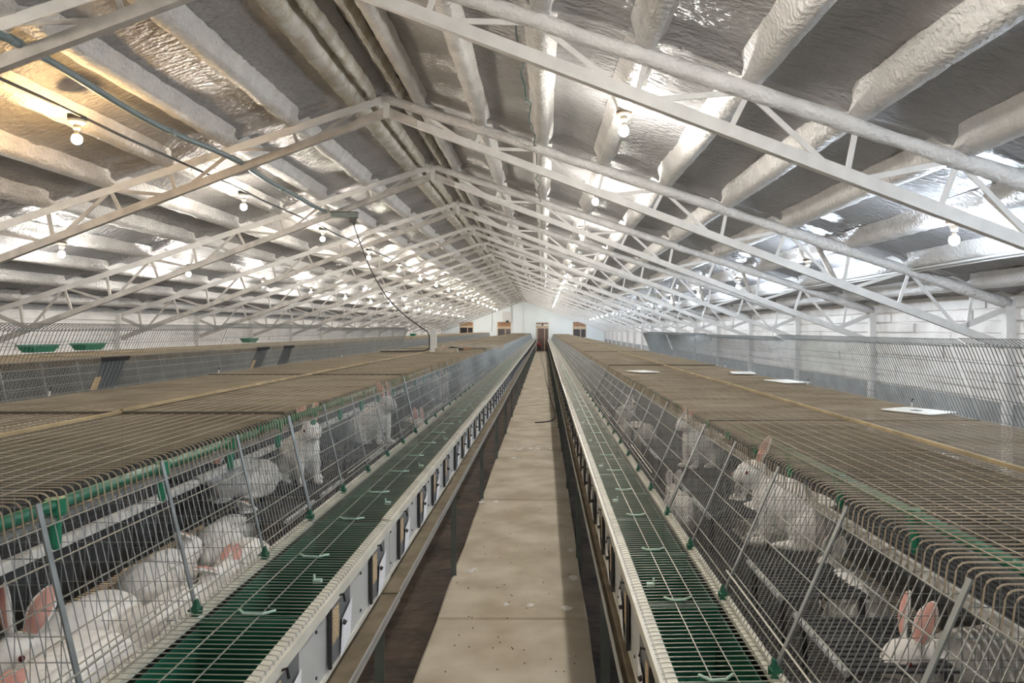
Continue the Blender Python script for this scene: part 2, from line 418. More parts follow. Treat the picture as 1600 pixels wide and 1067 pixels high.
# ------------------------------------------------------------------ roof trusses
def tri(v, s, z): return (s * v, 0, z)
TR = []    # (name, mesh)
def truss_meshes():
    out = []
    for s in (-1, 1):
        # bottom chord: angle iron, flat face toward the camera plus a flange
        m = MB(); p0 = (s*.02, 0, zbot(0) + .04); p1 = (s*(HALF - .02), 0, zbot(HALF) + .04)
        m.bar(p0, p1, .010, .075)
        m.bar((p0[0], .028, p0[2] - .034), (p1[0], .028, p1[2] - .034), .055, .008)
        out.append(('bottom_chord', m.data('bottom_chord', 'paint' if s > 0 else 'paint_dull')))
        m = MB()
        if s > 0:
            pts = []; rr = []
            for i in range(61):
                v = HALF * i / 60
                pts.append((s*v, 0, ztop(v) - .035 + .01*nz(v, s, 0, 3))); rr.append(.052 + .012*nz(v, 5, s, 2.5) + .006*nz(v, 5, s, 11))
            m.tube(pts, .05, 8, rr=rr)
            out.append(('top_chord', m.data('top_chord', 'foam_beam', True)))
        else:
            p0 = (s*.02, 0, ztop(0) - .04); p1 = (s*HALF, 0, ztop(HALF) - .04)
            m.bar(p0, p1, .010, .075)
            m.bar((p0[0], .028, p0[2] + .034), (p1[0], .028, p1[2] + .034), .055, .008)
            out.append(('top_chord', m.data('top_chord', 'paint')))
        web = 'paint' if s > 0 else 'paint_dull'
        def mem(va, za, vb, zb, w=.032, t=.012):
            m = MB().bar((s*va, .012, za), (s*vb, .012, zb), t, w)
            m.bar((s*va + .006, .026, za), (s*vb + .006, .026, zb), .03, .006, (0, 1, 0))
            out.append(('web_member', m.data('web_member', web)))
        for k in range(5):
            ve = .32 + 1.22 * k; vo = .93 + 1.22 * k
            mem(ve, ztop(ve) - .05, ve + .45, zbot(ve + .45) + .05)
            mem(vo - .05, zbot(vo - .05) + .05, vo, ztop(vo) - .05)
            if k < 4: mem(vo + .06, zbot(vo + .06) + .06, vo + .56, ztop(vo + .56) - .05)
            else: mem(vo - .1, zbot(vo - .1) + .06, HALF - .02, ztop(HALF) - .08, .06)
            if k >= 2: mem(ve - .02, ztop(ve) - .05, ve - .12, zbot(ve - .12) + .05)
        if s > 0:
            m = MB().tube([(s*4.47, .03, zbot(4.47) + .04), (s*4.52, .66, ztop(4.52) + .06)], .028, 8)
            out.append(('brace_tube', m.data('brace_tube', 'paint_dull')))
        # wall column, knee plate
        out.append(('column', MB().box(s*(HALF - .05), s*(HALF + .05), -.045, .045, 0.0, ztop(HALF) + .0).data('column', 'paint')))
        out.append(('base_plate', MB().box(s*(HALF - .1), s*(HALF + .052), -.08, .08, -.3, .0).data('base_plate', 'galv')))
    m = MB().box(-.03, .03, -.02, .005, zbot(0) - .01, ztop(0) + .02)
    out.append(('king_post', m.data('king_post', 'paint')))
    for s in (-1, 1):
        m = MB().poly([(s*.03, -.012, zbot(0)), (s*.30, -.012, zbot(.3) + .01), (s*.30, -.012, zbot(.3) + .09), (s*.03, -.012, zbot(0) + .09)], (0, .006, 0))
        out.append(('splice_plate', m.data('splice_plate', 'paint_dull')))
    return out
TM = truss_meshes()
for k in range(NT):
    y = T0 + TS * k
    if y > YE - .05: y = YE - .06
    lab = ('%s roof truss from the camera, white painted steel' % ORD[k]) if k else 'nearest roof truss, white painted steel, cut by the top of the photo'
    if k == NT - 1: lab = 'last white roof truss, standing right against the end wall'
    t = thing('roof_truss', lab, 'truss', (XR, y, 0), group='white roof trusses')
    for nm, me in TM:
        if k == NT - 1 and nm in ('base_plate',): continue
        place(nm, me, t)

# ------------------------------------------------------------------ lamps
def bulb_profile(r=.036):
    pr = [(.013, 0), (.0135, -.012), (.018, -.026), (.028, -.044), (.0345, -.060), (.036, -.075), (.033, -.090), (.024, -.102), (.011, -.109), (.001, -.111)]
    return pr
LB = {}
for nm in ('bulb_amber', 'bulb_warm', 'bulb_white', 'bulb_cool'):
    LB[nm] = MB().lathe(bulb_profile()[3:][::-1], n=12).data('bulb', nm, True)
neck = MB().lathe(bulb_profile()[:4][::-1], n=12).data('bulb_neck', 'ceramic', True)
base_d = MB().lathe([(.058, 0), (.058, -.016), (.048, -.026), (.032, -.034), (.030, -.034)][::-1], n=16).data('base', 'brown_base', True)
base_c = MB().lathe([(.060, 0), (.060, -.016), (.050, -.028), (.034, -.038), (.030, -.038)][::-1], n=16).data('base', 'ceramic', True)
sock = MB().lathe([(.026, 0), (.026, -.03), (.021, -.045), (.018, -.045)][::-1], n=14).data('socket', 'ceramic', True)
stem = MB().lathe([(.012, .10), (.012, 0)][::-1], n=8).data('stem', 'conduit_dark', True)
box_ = MB().box(-.045, .045, -.045, .045, 0.0, .035).data('junction_box', 'conduit_dark')
def lamp(x, y, zt, bm, base, lab, grp, dark=False):
    t = thing('ceiling_lamp', lab, 'lamp', (x, y, zt), group=grp)
    place('base', base, t); place('socket', sock, t, (0, 0, -.034)); place('bulb', LB[bm], t, (0, 0, -.072)); place('bulb_neck', neck, t, (0, 0, -.072))
    if dark: place('junction_box', box_, t); 
    return t
ROWS = [
    ('warm', -3.45, 3.245, 'bulb beside the dark conduit', 'lamps along the dark conduit', 0),
    ('eave', XR - PV[6], ztop(PV[6]) - .006, 'bulb low over the row by the plank wall', 'lamps low along the far eave', 0),
    ('mid', XR + PV[3], ztop(PV[3]) - .006, 'bulb in the line over the cages beside the walkway', 'lamps in the line beside the walkway', 0),
    ('cool', XR + PV[7], ztop(PV[7]) - .006, 'bluish bulb over the row with raised lids', 'cool white lamps over the outer aisle', 0)]
for nm, x, zt, txt, grp, _ in ROWS:
    idx = 0
    for k in range(-2, 17):
        y = 5.46 + 3.03 * k
        if y > YE - .6: continue
        xx = x
        z = zt - (.0 if nm != 'cool' else .0)
        bm = {'warm': 'bulb_warm', 'eave': 'bulb_white', 'mid': 'bulb_white', 'cool': 'bulb_cool'}[nm]
        if nm == 'warm' and k == 0: bm = 'bulb_amber'
        first = 0 if nm in ('warm', 'mid', 'cool') else 1
        if k < first:
            lab = {'warm': 'lamp beside the dark conduit, behind the camera', 'eave': 'lamp low by the plank wall, outside the view', 'mid': 'lamp over the cages beside the walkway, behind the camera', 'cool': 'lamp over the outer aisle, behind the camera'}[nm]
        else:
            i = k - first
            if nm == 'warm' and i == 0: lab = 'amber glowing bulb beside the dark conduit, warmest of all'
            elif i < 7: lab = '%s%s of its line' % ({'warm': 'warm ', 'eave': '', 'mid': 'white ', 'cool': ''}[nm] + txt + ', ', ORD[i])
            else: lab = 'small distant ' + txt
        lamp(xx, y, z, bm, base_c if nm == 'warm' else base_d, lab, grp, nm == 'warm')

# conduits, pipes, cables under the roof
def sag(p0, p1, n, d, wob=0.0, seed=0):
    p0 = Vector(p0); p1 = Vector(p1); out = []
    for i in range(n + 1):
        t = i / n; p = p0.lerp(p1, t); p.z -= d * 4 * t * (1 - t)
        if wob: p.x += wob * nz(t * 9, seed, 0, 1); p.z += wob * nz(t * 9, seed, 5, 1)
        out.append(p)
    return out
tag(MB().tube([(-3.40, -2 + i, 3.262 + .008 * math.sin(i * 2.1)) for i in range(58)], .011, 6).obj('conduit', 'conduit_dark'),
    'thin black conduit along the left roof slope carrying the warm bulbs', 'conduit')
pp = thing('drain_pipe', 'thick grey plastic pipe running through the left roof trusses', 'pipe', (0, 0, 0))
pts = []
for i in range(0, 49):
    y = -1.5 + i * .25
    if y > 10.45: break
    ph = ((y - T0) % TS) / TS
    pts.append((-3.02 + .02 * math.sin(y), y, 3.35 - .045 * math.sin(PI * ph) + .01 * math.sin(y * 3)))
MB().tube(pts, .026, 12).obj('pipe', 'pipe_grey', pp, True)
for y in (T0, T0 + TS, 8.6, 5.9):
    q = min(pts, key=lambda p: abs(p[1] - y))
    MB().tube([(q[0], q[1] - .05, q[2]), (q[0], q[1] + .05, q[2])], .030, 12).obj('coupling', 'pipe_grey', pp, True)
jb = thing('junction_box', 'dark grey junction box where the grey pipe ends under a truss', 'box', (-2.78, 10.38, 3.28))
MB().box(-.20, .16, -.05, .05, -.02, .05).obj('body', 'leg_steel', jb)
MB().box(-.21, .17, -.06, .06, .05, .062).obj('lid', 'conduit_dark', jb)
MB().box(.06, .14, -.045, .045, -.09, -.02).obj('outlet', 'conduit_dark', jb)
for dx in (0, .045):
    tag(MB().tube([(3.62 + dx, -2 + i, ztop(3.62 - XR) - .03 - .0149 * (dx / .045) + .006 * math.sin(i)) for i in range(58)], .011, 6).obj('conduit', 'conduit_light'),
        ('upper' if dx == 0 else 'lower') + ' of two light conduits along the roof over the outer aisle', 'conduit', 'paired light conduits')
tag(MB().tube(sag((-.167, T0 + .08, 3.50), (-.077, T0 + TS - .08, 3.50), 24, .06, .05, 2), .006, 5).obj('green_cable', 'cable_green'),
    'loose dark green cable hanging under the roof near the ridge', 'cable')
tag(MB().tube(sag((-.075, T0 + TS + .08, 3.49), (-.06, T0 + 2 * TS - .08, 3.48), 24, .05, .04, 8), .006, 5).obj('green_cable', 'cable_green'),
    'second length of dark green cable beyond the second truss', 'cable')

# ------------------------------------------------------------------ cage rows
def arc(u0, z0, r, a0, a1, n):
    return [(u0 + r * math.cos(a0 + (a1 - a0) * i / n), z0 + r * math.sin(a0 + (a1 - a0) * i / n)) for i in range(n + 1)]
class Row: pass
def make_row(xc, s, S, Ys, zt, ut, uf, ui, ztr, uo, zbb, url, zrl, zf):
    R = Row(); R.xc, R.s, R.S, R.Ys, R.zt, R.ut, R.uf, R.ui, R.ztr, R.uo, R.zbb, R.url, R.zrl, R.zf = xc, s, S, Ys, zt, ut, uf, ui, ztr, uo, zbb, url, zrl, zf
    R.cell = S / 5
    M = {}
    # top mesh: cross wires bend down over the front edge; long wires
    m = MB(); n = int(round(S / .0255))
    bend = arc(ut - .018, zt - .018, .018, PI / 2, math.radians(12), 3)
    for i in range(n):
        y = (i + .5) * S / n; j = random.uniform(-.0025, .0025); dz = .004 * nz(y, xc, 0, 2)
        pl = [(uf, zt + dz), (0, zt + dz * 1.5)] + [(u, z) for u, z in bend] + [(ut + .006, zt - .062)]
        m.tube([(s * u, y + j, z) for u, z in pl], .0017, 4, cap=False)
    M['top_mesh'] = m.data('top_mesh', 'wire_top')
    m = MB(); u = uf
    while u < ut - .03:
        m.tube([(s * u, 0.006, zt + .003), (s * u, S - .006, zt + .003)], .0013, 4); u += .051
    M['top_long'] = m.data('long_wires', 'wire_top_long')
    M['seam_rod'] = MB().box(s * uf, s * (ut - .01), .0005, .0055, zt - .008, zt + .006).data('seam_rod', 'rail_dark')
    # front panel
    m = MB(); n = int(round(S / .0255)); za, zb = zt - .058, ztr + .006
    def fp(t): return (ut + .010 + (ui - ut - .010) * t, za + (zb - za) * t)
    for i in range(n):
        y = (i + .5) * S / n; lean = random.uniform(-.002, .002)
        a, b = fp(-.02), fp(1.0)
        m.tube([(s * a[0], y + lean, a[1]), (s * b[0], y - lean, b[1])], .0013, 4, cap=False)
    M['front_panel'] = m.data('front_panel', 'wire')
    m = MB()
    for t in (0.0, .20, .41, .62, .80, .90, 1.0):
        a = fp(t)
        m.tube([(s * (a[0] + .003), .01, a[1]), (s * (a[0] + .003), S - .01, a[1])], .0017, 4)
    m.tube([(s * (fp(.84)[0] + .006), .25 * S, fp(.84)[1]), (s * (fp(.84)[0] + .006), .62 * S, fp(.83)[1])], .0028, 5)
    M['cross_wires'] = m.data('cross_wires', 'wire_rail')
    # flat steel strips at the cell divisions
    def strip(w):
        a, b = (ut - .004, zt - .012), fp(1.0)
        q = MB()
        q.bar((s * (a[0] + .006), 0, a[1]), (s * (b[0] + .006), 0, b[1]), w, .004)
        return q.data('strip', 'galv')
    M['strip_wide'] = strip(.026); M['strip'] = strip(.014)
    # clip at the foot of a strip
    q = MB().box(s * (ui - .010), s * (ui + .016), -.014, .014, ztr - .004, ztr + .014); q.add([(s*(ui-.004), -.011, ztr+.014), (s*(ui+.012), -.011, ztr+.014), (s*(ui+.012), .011, ztr+.014), (s*(ui-.004), .011, ztr+.014), (s*(ui+.004), -.006, ztr+.036), (s*(ui+.008), -.006, ztr+.036), (s*(ui+.008), .006, ztr+.036), (s*(ui+.004), .006, ztr+.036)], [(4,5,6,7),(0,1,5,4),(1,2,6,5),(2,3,7,6),(3,0,4,7)])
    M['clip'] = q.data('clip', 'green')
    # cage floor, divider, partition
    m = MB(); y = .02
    while y < S:
        m.tube([(s * uf, y, zf), (s * ui, y, zf)], .0016, 4, cap=False); y += .021
    u = uf
    while u < ui:
        m.tube([(s * u, 0, zf - .003), (s * u, S, zf - .003)], .0016, 4, cap=False); u += .06
    M['floor_mesh'] = m.data('floor_mesh', 'wire_floor')
    m = MB(); u = .01
    while u < ui - .01:
        zz = zt - .004 if u < ut else za + (zb - za) * max(0, (u - ut) / (ui - ut))
        m.tube([(s * u, 0, zf), (s * u, 0, zz)], .0010, 4, cap=False); u += .030
    z = zf + .02
    while z < zt - .01:
        um = ut if z > za else ut + (ui - ut) * (za - z) / (za - zb) if z > zb else ui
        m.tube([(0, .002, z), (s * um, .002, z)], .0010, 4, cap=False); z += .05
    M['divider'] = m.data('divider', 'galv')
    M['partition'] = MB().box(-.003, .003, .003, S - .003, zf, zt - .012).data('partition', 'sheet')
    # shelf: dark slatted mat with a white edge bar
    zs, us = zt - .262, .29
    m = MB()
    for i in range(11):
        uu = .02 + i * .0245; m.box(s * uu, s * (uu + .016), .02, S - .02, zs, zs + .006)
    M['shelf'] = m.data('shelf', 'mat_dark')
    m = MB().box(s * us, s * (us + .008), .01, S - .01, zs - .006, zs + .017); m.box(s * (us - .02), s * us, .01, S - .01, zs + .012, zs + .018)
    M['shelf_edge'] = m.data('shelf_edge', 'shelf_edge')
    # low resting platform in a cell
    L = R.cell * .70; zp = zf + .155; m = MB()
    for i in range(12):
        yy = .02 + i * L / 12; m.box(s * .30, s * (ut - .03), yy, yy + L / 12 * .62, zp, zp + .006)
    for uu in (.32, .42, .52): m.box(s * uu, s * (uu + .012), .02, .02 + L, zp - .008, zp)
    for yy in (.03, L): m.box(s * .31, s * .325, yy, yy + .015, zf, zp - .008); m.box(s * (ut - .05), s * (ut - .035), yy, yy + .015, zf, zp - .008)
    M['platform'] = m.data('platform', 'mat_dark')
    M['platform_edge'] = MB().tube([(s * (ut - .026), .01, zp + .004), (s * (ut - .026), .03 + L, zp + .004)], .009, 8).data('platform_edge', 'mat_edge')
    # water line and drop fittings
    upip, zpip = (ut - .115, zt - .068) if s > 0 else (ut - .27, zt - .09)
    M['water_pipe'] = MB().tube([(s * upip, 0, zpip), (s * upip, S, zpip)], .015, 8).data('water_pipe', 'green_pipe', True)
    M['pipe_rail'] = MB().box(s * (upip - .008), s * (upip + .008), 0, S, zpip - .034, zpip - .020).data('pipe_rail', 'galv')
    M['drinker'] = MB().lathe([(.006, -.10), (.012, -.085), (.012, -.03), (.022, -.02), (.022, .014)], (s * upip, 0, zpip), 8).data('drinker', 'green_bright')
    # trough: tray, back trim, outer trim, front board, rail, legs, centre strip
    m = MB().box(s * (ui - .004), s * (uo + .006), .002, S - .002, zbb - .006, zbb); m.box(s * (ui - .004), s * ui, .002, S - .002, zbb, ztr - .02)
    M['trough_tray'] = m.data('trough_tray', 'sheet')
    m = MB().box(s * (ui - .010), s * (ui + .016), .002, S - .002, ztr - .016, ztr - .003)
    m.tube([(s * (ui - .006), .004, ztr + .003), (s * (ui - .006), S - .004, ztr + .003)], .007, 8)
    M['back_trim'] = m.data('back_trim', 'pvc_cream')
    M['trough_trim'] = MB().box(s * (uo - .016), s * (uo + .008), .002, S - .002, ztr - .022, ztr - .002).data('trough_trim', 'pvc_cream')
    m = MB().box(s * (uo + .008), s * (uo + .014), .003, S - .003, zbb, ztr - .006)
    M['front_board'] = m.data('front_board', 'pvc')
    m = MB().box(s * (uo + .014), s * (uo + .024), .001, S - .001, ztr - .034, ztr - .004); m.box(s * (uo + .014), s * (uo + .019), .001, S - .001, zbb - .004, zbb + .012)
    M['board_trim'] = m.data('board_trim', 'pvc_cream')
    m = MB()
    for i in range(5):
        for zz in (zbb + .04, ztr - .055):
            m.tube([(s * (uo + .014), (i + .04) * R.cell, zz), (s * (uo + .017), (i + .04) * R.cell, zz)], .0045, 8)
    M['screws'] = m.data('screws', 'black')
    M['rail'] = MB().box(s * (uo - .02), s * url, 0, S, zrl - .004, zrl).data('rail', 'rail_dusty')
    m = MB().box(s * (url - .004), s * url, 0, S - .004, zrl - .022, zrl + .012); M['rail_lip'] = m.data('rail_lip', 'galv_light')
    ul = uo - .042 if s > 0 else uo + .004
    m = MB().box(s * ul, s * (ul + .038), -.004, 0, -.26, zrl - .005); m.box(s * ul, s * (ul + .004), 0, .036, -.26, zrl - .005)
    M['leg'] = m.data('leg', 'leg_steel')
    M['back_leg'] = MB().box(s * (uf - .02), s * (uf + .02), -.004, .034, -.26, zf - .006).data('back_leg', 'leg_steel')
    M['centre_strip'] = MB().box(-.007, .007, .0, S - .01, zt + .005, zt + .016).data('centre_strip', 'strip_tan')
    # raised lid standing past upright at the far edge
    lh = .345; dx = .13
    m = MB(); n = int(round(S / .0255))
    for i in range(n):
        y = (i + .5) * S / n
        m.tube([(s * uf, y, zt + .006), (s * (uf + dx), y, zt + lh - .02), (s * (uf + dx - .03), y, zt + lh), (s * (uf + dx - .085), y, zt + lh - .035)], .0020, 4, cap=False)
    for t in (.0, .12, .30, .52, .74, .95):
        m.tube([(s * (uf + dx * t), 0.004, zt + .006 + (lh - .02) * t), (s * (uf + dx * t), S - .004, zt + .006 + (lh - .02) * t)], .0016, 4)
    m.tube([(s * (uf + dx - .085), .004, zt + lh - .035), (s * (uf + dx - .085), S - .004, zt + lh - .035)], .0016, 4)
    m.tube([(s * (uf + dx - .03), .004, zt + lh), (s * (uf + dx - .03), S - .004, zt + lh)], .0016, 4)
    M['raised_lid'] = m.data('raised_lid', 'wire_lid')
    # nest box
    c = R.cell; w0, w1 = ui + .020, uo - .020; zb0, zt0 = zbb + .002, ztr - .018
    m = MB().box(s*w0, s*w1, .008, c - .008, zb0, zb0 + .006); m.box(s*w0, s*(w0+.005), .008, c-.008, zb0, zt0 - .012); m.box(s*(w1-.005), s*w1, .008, c-.008, zb0, zt0)
    m.box(s*w0, s*w1, .008, .014, zb0, zt0); m.box(s*w0, s*w1, c-.014, c-.008, zb0, zt0)
    M['nest_body'] = m.data('body', 'green')
    m = MB(); k = 19
    for i in range(k):
        y = (i + .5) * c / k
        m.tube([(s*(ui - .004), y, ztr + .008), (s*(uo - .006), y, ztr + .004), (s*(uo + .013), y, ztr + .001), (s*(uo + .018), y, ztr - .018)], .0014, 4, cap=False)
    M['lid_wires'] = m.data('wire_lid', 'wire_rail')
    m = MB()
    for uu in (.38, .66):
        u_ = w0 + (w1 - w0) * uu; m.tube([(s*u_, .003, ztr + .009), (s*u_, c - .003, ztr + .009)], .0017, 4)
    M['lid_long'] = m.data('lid_bars', 'wire_rail')
    ua, ub = w0 + (w1 - w0) * .38, w0 + (w1 - w0) * .72
    M['handle'] = MB().tube([(s*(ua + .005), c - .012, ztr + .010), (s*(ua + .028), c - .045, ztr + .014), (s*(ub - .008), c - .050, ztr + .014), (s*(ub + .012), c - .016, ztr + .010)], .0036, 6).data('handle', 'green_pale')
    q = MB().box(s*(w1 - .035), s*(w1 - .012), -.008, .008, ztr - .002, ztr + .009); q.box(s*(w1 - .035), s*(w1 - .031), -.005, .005, ztr + .009, ztr + .022)
    M['latch'] = q.data('latch', 'green_pale')
    # card holder plate hung on the board
    xh = uo + .019; w, h0, h1 = .20, zbb + .018, ztr - .036
    M['holder'] = MB().box(s*(xh), s*(xh + .004), 0, w, h0, h1).data('holder_plate', 'holder')
    M['holder_rim'] = MB().box(s*(xh), s*(xh + .009), -.010, .0, h0 - .002, h1).data('holder_rim', 'holder_dark')
    m = MB().add([(s*(xh+.0075), .084, h0 - .012), (s*(xh+.0075), .190, h0 + .008), (s*(xh+.012), .196, h1 - .040), (s*(xh+.012), .090, h1 - .062)], [(0,1,2,3)] if s > 0 else [(3,2,1,0)])
    m.v += [(a - s*.0006, b, c_) for a, b, c_ in m.v[:4]]; m.f.append((7,6,5,4) if s > 0 else (4,5,6,7))
    M['card'] = m.data('paper_card', 'card_print')
    M['tagp'] = MB().box(s*(xh+.0042), s*(xh+.006), .012, .076, h0 + .055, h1 - .012).data('feed_tag', 'tag_print')
    m = MB().tube([(s*(xh+.004), .100, h1 - .07), (s*(xh+.020), .100, h1 - .078)], .007, 8); M['hook'] = MB().tube([(s*(xh), .085, h1 + .004), (s*(xh+.016), .085, h1 + .010), (s*(xh+.02), .085, h1 - .012)], .004, 6).data('hook', 'black')
    M['clip_pin'] = m.data('clip_pin', 'black')
    R.M = M
    return R

def build_row(R, side, where, kfirst, lids, lid_off, full=True, detail_to=9.0):
    M = R.M; R.secs = []
    N = len(R.Ys)
    for i, y in enumerate(R.Ys):
        lab = '%s wire cage section of the row %s' % (ORD[i] if i else 'nearest', where)
        if i >= 10: lab = 'small distant wire cage section of the row ' + where
        if i == N - 1: lab = 'last wire cage section by the end wall, ' + where
        t = thing('rabbit_cage', lab, 'cage', (R.xc, y, random.uniform(-.004, .004) if full else 0), group='wire cages of the row ' + where)
        R.secs.append(t)
        a = place('top_mesh', M['top_mesh'], t); place('long_wires', M['top_long'], a); place('seam_rod', M['seam_rod'], a)
        a = place('front_panel', M['front_panel'], t); place('cross_wires', M['cross_wires'], a)
        for c in range(5): place('strip', M['strip_wide' if c == 0 else 'strip'], a, (0, c * R.cell + (.014 if c == 0 else 0), 0))
        place('floor_mesh', M['floor_mesh'], t); place('partition', M['partition'], t)
        a = place('front_board', M['front_board'], t); place('board_trim', M['board_trim'], a)
        if y < 10: place('screws', M['screws'], a)
        a = place('rail', M['rail'], t); place('rail_lip', M['rail_lip'], a)
        place('leg', M['leg'], t); place('back_leg', M['back_leg'], t)
        place('trough_tray', M['trough_tray'], t); place('trough_trim', M['trough_trim'], t); place('back_trim', M['back_trim'], t)
        place('centre_strip', M['centre_strip'], t)
        if i in lids: place('raised_lid', M['raised_lid'], t, (random.uniform(-.01, .01), lid_off, random.uniform(-.012, .012)))
        if not full: continue
        a = place('shelf', M['shelf'], t); place('shelf_edge', M['shelf_edge'], a)
        a = place('water_pipe', M['water_pipe'], t); place('pipe_rail', M['pipe_rail'], a)
        for c in range(5):
            if y < 22: place('divider', M['divider'], t, (0, c * R.cell + .004, 0))
            if y < detail_to:
                if (i * 5 + c) % 3 != 1 and (side, i, c) not in (('L', 0, 2), ('L', 0, 3)):
                    b = place('platform', M['platform'], t, (0, c * R.cell + .06, 0)); place('platform_edge', M['platform_edge'], b)
                place('drinker', M['drinker'], a, (0, (c + .5) * R.cell, 0))
                place('clip', M['clip'], t, (0, c * R.cell, 0))
    if not full: return
    j = 0
    for i, y in enumerate(R.Ys):
        for c in range(5):
            yy = y + c * R.cell
            if yy > 1.0:
                if j < 14: lab = '%s green nest box in the trough %s' % (ORD[j], where2[side]); lab2 = '%s grey card holder on the board %s' % (ORD[j], where2[side])
                else: lab = 'small distant green nest box in the trough ' + where2[side]; lab2 = 'small distant card holder on the board ' + where2[side]
                j += 1
                t = thing('nest_box', lab, 'nest box', (R.xc, yy, 0), group='green nest boxes in the trough ' + where2[side])
                place('body', M['nest_body'], t); a = place('wire_lid', M['lid_wires'], t); place('lid_bars', M['lid_long'], a)
                if yy < 16: place('handle', M['handle'], a, (0, random.uniform(-.01, .006), 0))
                if yy < 14 and (i + c) % 2: place('latch', M['latch'], t, (0, random.uniform(.1, .25), 0))
                t = thing('card_holder', lab2, 'card holder', (R.xc, yy + .14 + random.uniform(-.03, .03), 0), group='card holders on the board ' + where2[side])
                place('holder_plate', M['holder'], t); place('holder_rim', M['holder_rim'], t)
                if yy < 22:
                    if random.random() < .9 or yy < 4: place('paper_card', M['card'], t)
                    if random.random() < .8 or yy < 3: place('feed_tag', M['tagp'], t)
                    place('clip_pin', M['clip_pin'], t); place('hook', M['hook'], t)
where2 = {'L': 'left of the walkway', 'R': 'right of the walkway'}
YL = [2.8 + 2.3 * k for k in range(-1, 23)]
YR = [3.1 + 2.4 * k for k in range(-1, 22)]
RL = make_row(-1.60, 1, 2.3, YL, 1.38, .625, -.72, .71, .98, 1.0, .767, 1.056, .70, .79)
build_row(RL, 'L', 'left of the walkway', 0, (0, 1, 2, 3, 4), 0)
RR = make_row(1.28, -1, 2.4, YR, 1.31, .5975, -.55, .757, .92, 1.0, .70, 1.045, .62, .73)
build_row(RR, 'R', 'right of the walkway', 0, (0, 1, 2, 3, 4), 0)
Y2 = [4.6 + 2.3 * k for k in range(22)]
RO = make_row(-4.70, 1, 2.3, Y2, 1.435, .625, -.72, .71, 1.03, 1.0, .82, 1.056, .75, .84)
build_row(RO, 'O', 'beyond the outer aisle by the plank wall', 0, (), 0, full=False)

# ------------------------------------------------------------------ rabbits
def blob(parts, voxel=.008):
    import bmesh
    bm = bmesh.new()
    for (c, r, ry) in parts:
        mtx = Matrix.Translation(c) @ Matrix.Rotation(ry, 4, 'Y') @ Matrix.Diagonal((*r, 1))
        bmesh.ops.create_icosphere(bm, subdivisions=3, radius=1.0, matrix=mtx)
    me = bpy.data.meshes.new('rabbit_tmp'); bm.to_mesh(me); bm.free()
    o = bpy.data.objects.new('rabbit_tmp', me); COL.objects.link(o)
    rm = o.modifiers.new('r', 'REMESH'); rm.mode = 'VOXEL'; rm.voxel_size = voxel
    sm = o.modifiers.new('s', 'SMOOTH'); sm.factor = .5; sm.iterations = 6
    dg = bpy.context.evaluated_depsgraph_get()
    out = bpy.data.meshes.new_from_object(o.evaluated_get(dg))
    bpy.data.objects.remove(o)
    out.materials.clear(); out.materials.append(MATS['fur'])
    out.polygons.foreach_set('use_smooth', [True] * len(out.polygons))
    out.name = 'rabbit_body'
    return out
def sym(l):
    out = []
    for c, r, a in l:
        out.append((c, r, a))
        if abs(c[1]) > 1e-6: out.append(((c[0], -c[1], c[2]), r, a))
    return out
LOAF = blob(sym([((0, 0, .10), (.16, .085, .095), .0), ((-.09, 0, .095), (.105, .098, .095), 0), ((.10, 0, .09), (.08, .068, .08), 0),
    ((.165, 0, .125), (.05, .045, .05), 0), ((.195, 0, .15), (.058, .043, .046), .25), ((.235, 0, .135), (.030, .028, .026), .2), ((.205, .024, .133), (.03, .02, .025), 0),
    ((.14, .035, .016), (.055, .018, .016), 0), ((-.02, .078, .018), (.075, .02, .018), 0), ((-.07, .066, .065), (.08, .042, .065), 0), ((-.20, 0, .075), (.03, .026, .03), 0)]))
SIT = blob(sym([((-.08, 0, .10), (.115, .10, .10), 0), ((.0, 0, .145), (.13, .085, .10), -.55), ((.065, 0, .18), (.07, .066, .09), -.3),
    ((.10, 0, .235), (.05, .045, .05), 0), ((.135, 0, .265), (.062, .045, .048), .2), ((.178, 0, .25), (.031, .029, .027), .2), ((.145, .024, .25), (.032, .02, .026), 0),
    ((.095, .04, .09), (.022, .020, .085), .1), ((.115, .04, .016), (.045, .019, .016), 0), ((-.01, .08, .018), (.085, .021, .018), 0), ((-.07, .068, .075), (.085, .045, .075), 0), ((-.195, 0, .07), (.03, .027, .032), 0)]))
def ear_mesh():
    m = MB(); n = 12; L = .115
    prof = [(0.0, .010), (.12, .016), (.3, .022), (.5, .0255), (.7, .023), (.87, .0145), (.97, .006), (1.0, .001)]
    for t, w in prof:
        for k in range(n):
            a = 2*PI*k/n
            m.v.append((.0055*math.cos(a)*(1 if t < .9 else .5) + .012*math.sin(PI*t) - .010*(math.sin(a)*w/.0255)**2, w*math.sin(a), L*t))
    for i in range(len(prof)-1):
        for k in range(n):
            k2 = (k+1) % n; m.f.append((i*n+k, i*n+k2, (i+1)*n+k2, (i+1)*n+k))
    m.f.append(tuple(range(n))[::-1]); m.f.append(tuple((len(prof)-1)*n+k for k in range(n)))
    q = MB(); nn = 6
    for t, w in prof[1:-1]:
        for k in range(nn+1):
            b = -1 + 2*k/nn; w2 = w*.80*b
            q.v.append((.0065 + .012*math.sin(PI*t) - .010*(w2/.0255)**2 - (.001 if abs(b) > .9 else 0), w2, L*t))
    rows = len(prof)-2
    for i in range(rows-1):
        for k in range(nn): a = i*(nn+1)+k; q.f.append((a, a+1, a+nn+2, a+nn+1))
    return m.data('ear', 'fur', True), q.data('ear_inner', 'ear_pink', True)
EAR, EARIN = ear_mesh()
EYE = MB().lathe([(.001, -.007), (.005, -.005), (.007, 0), (.005, .005), (.001, .007)], n=8).data('eye', 'eye_red', True)
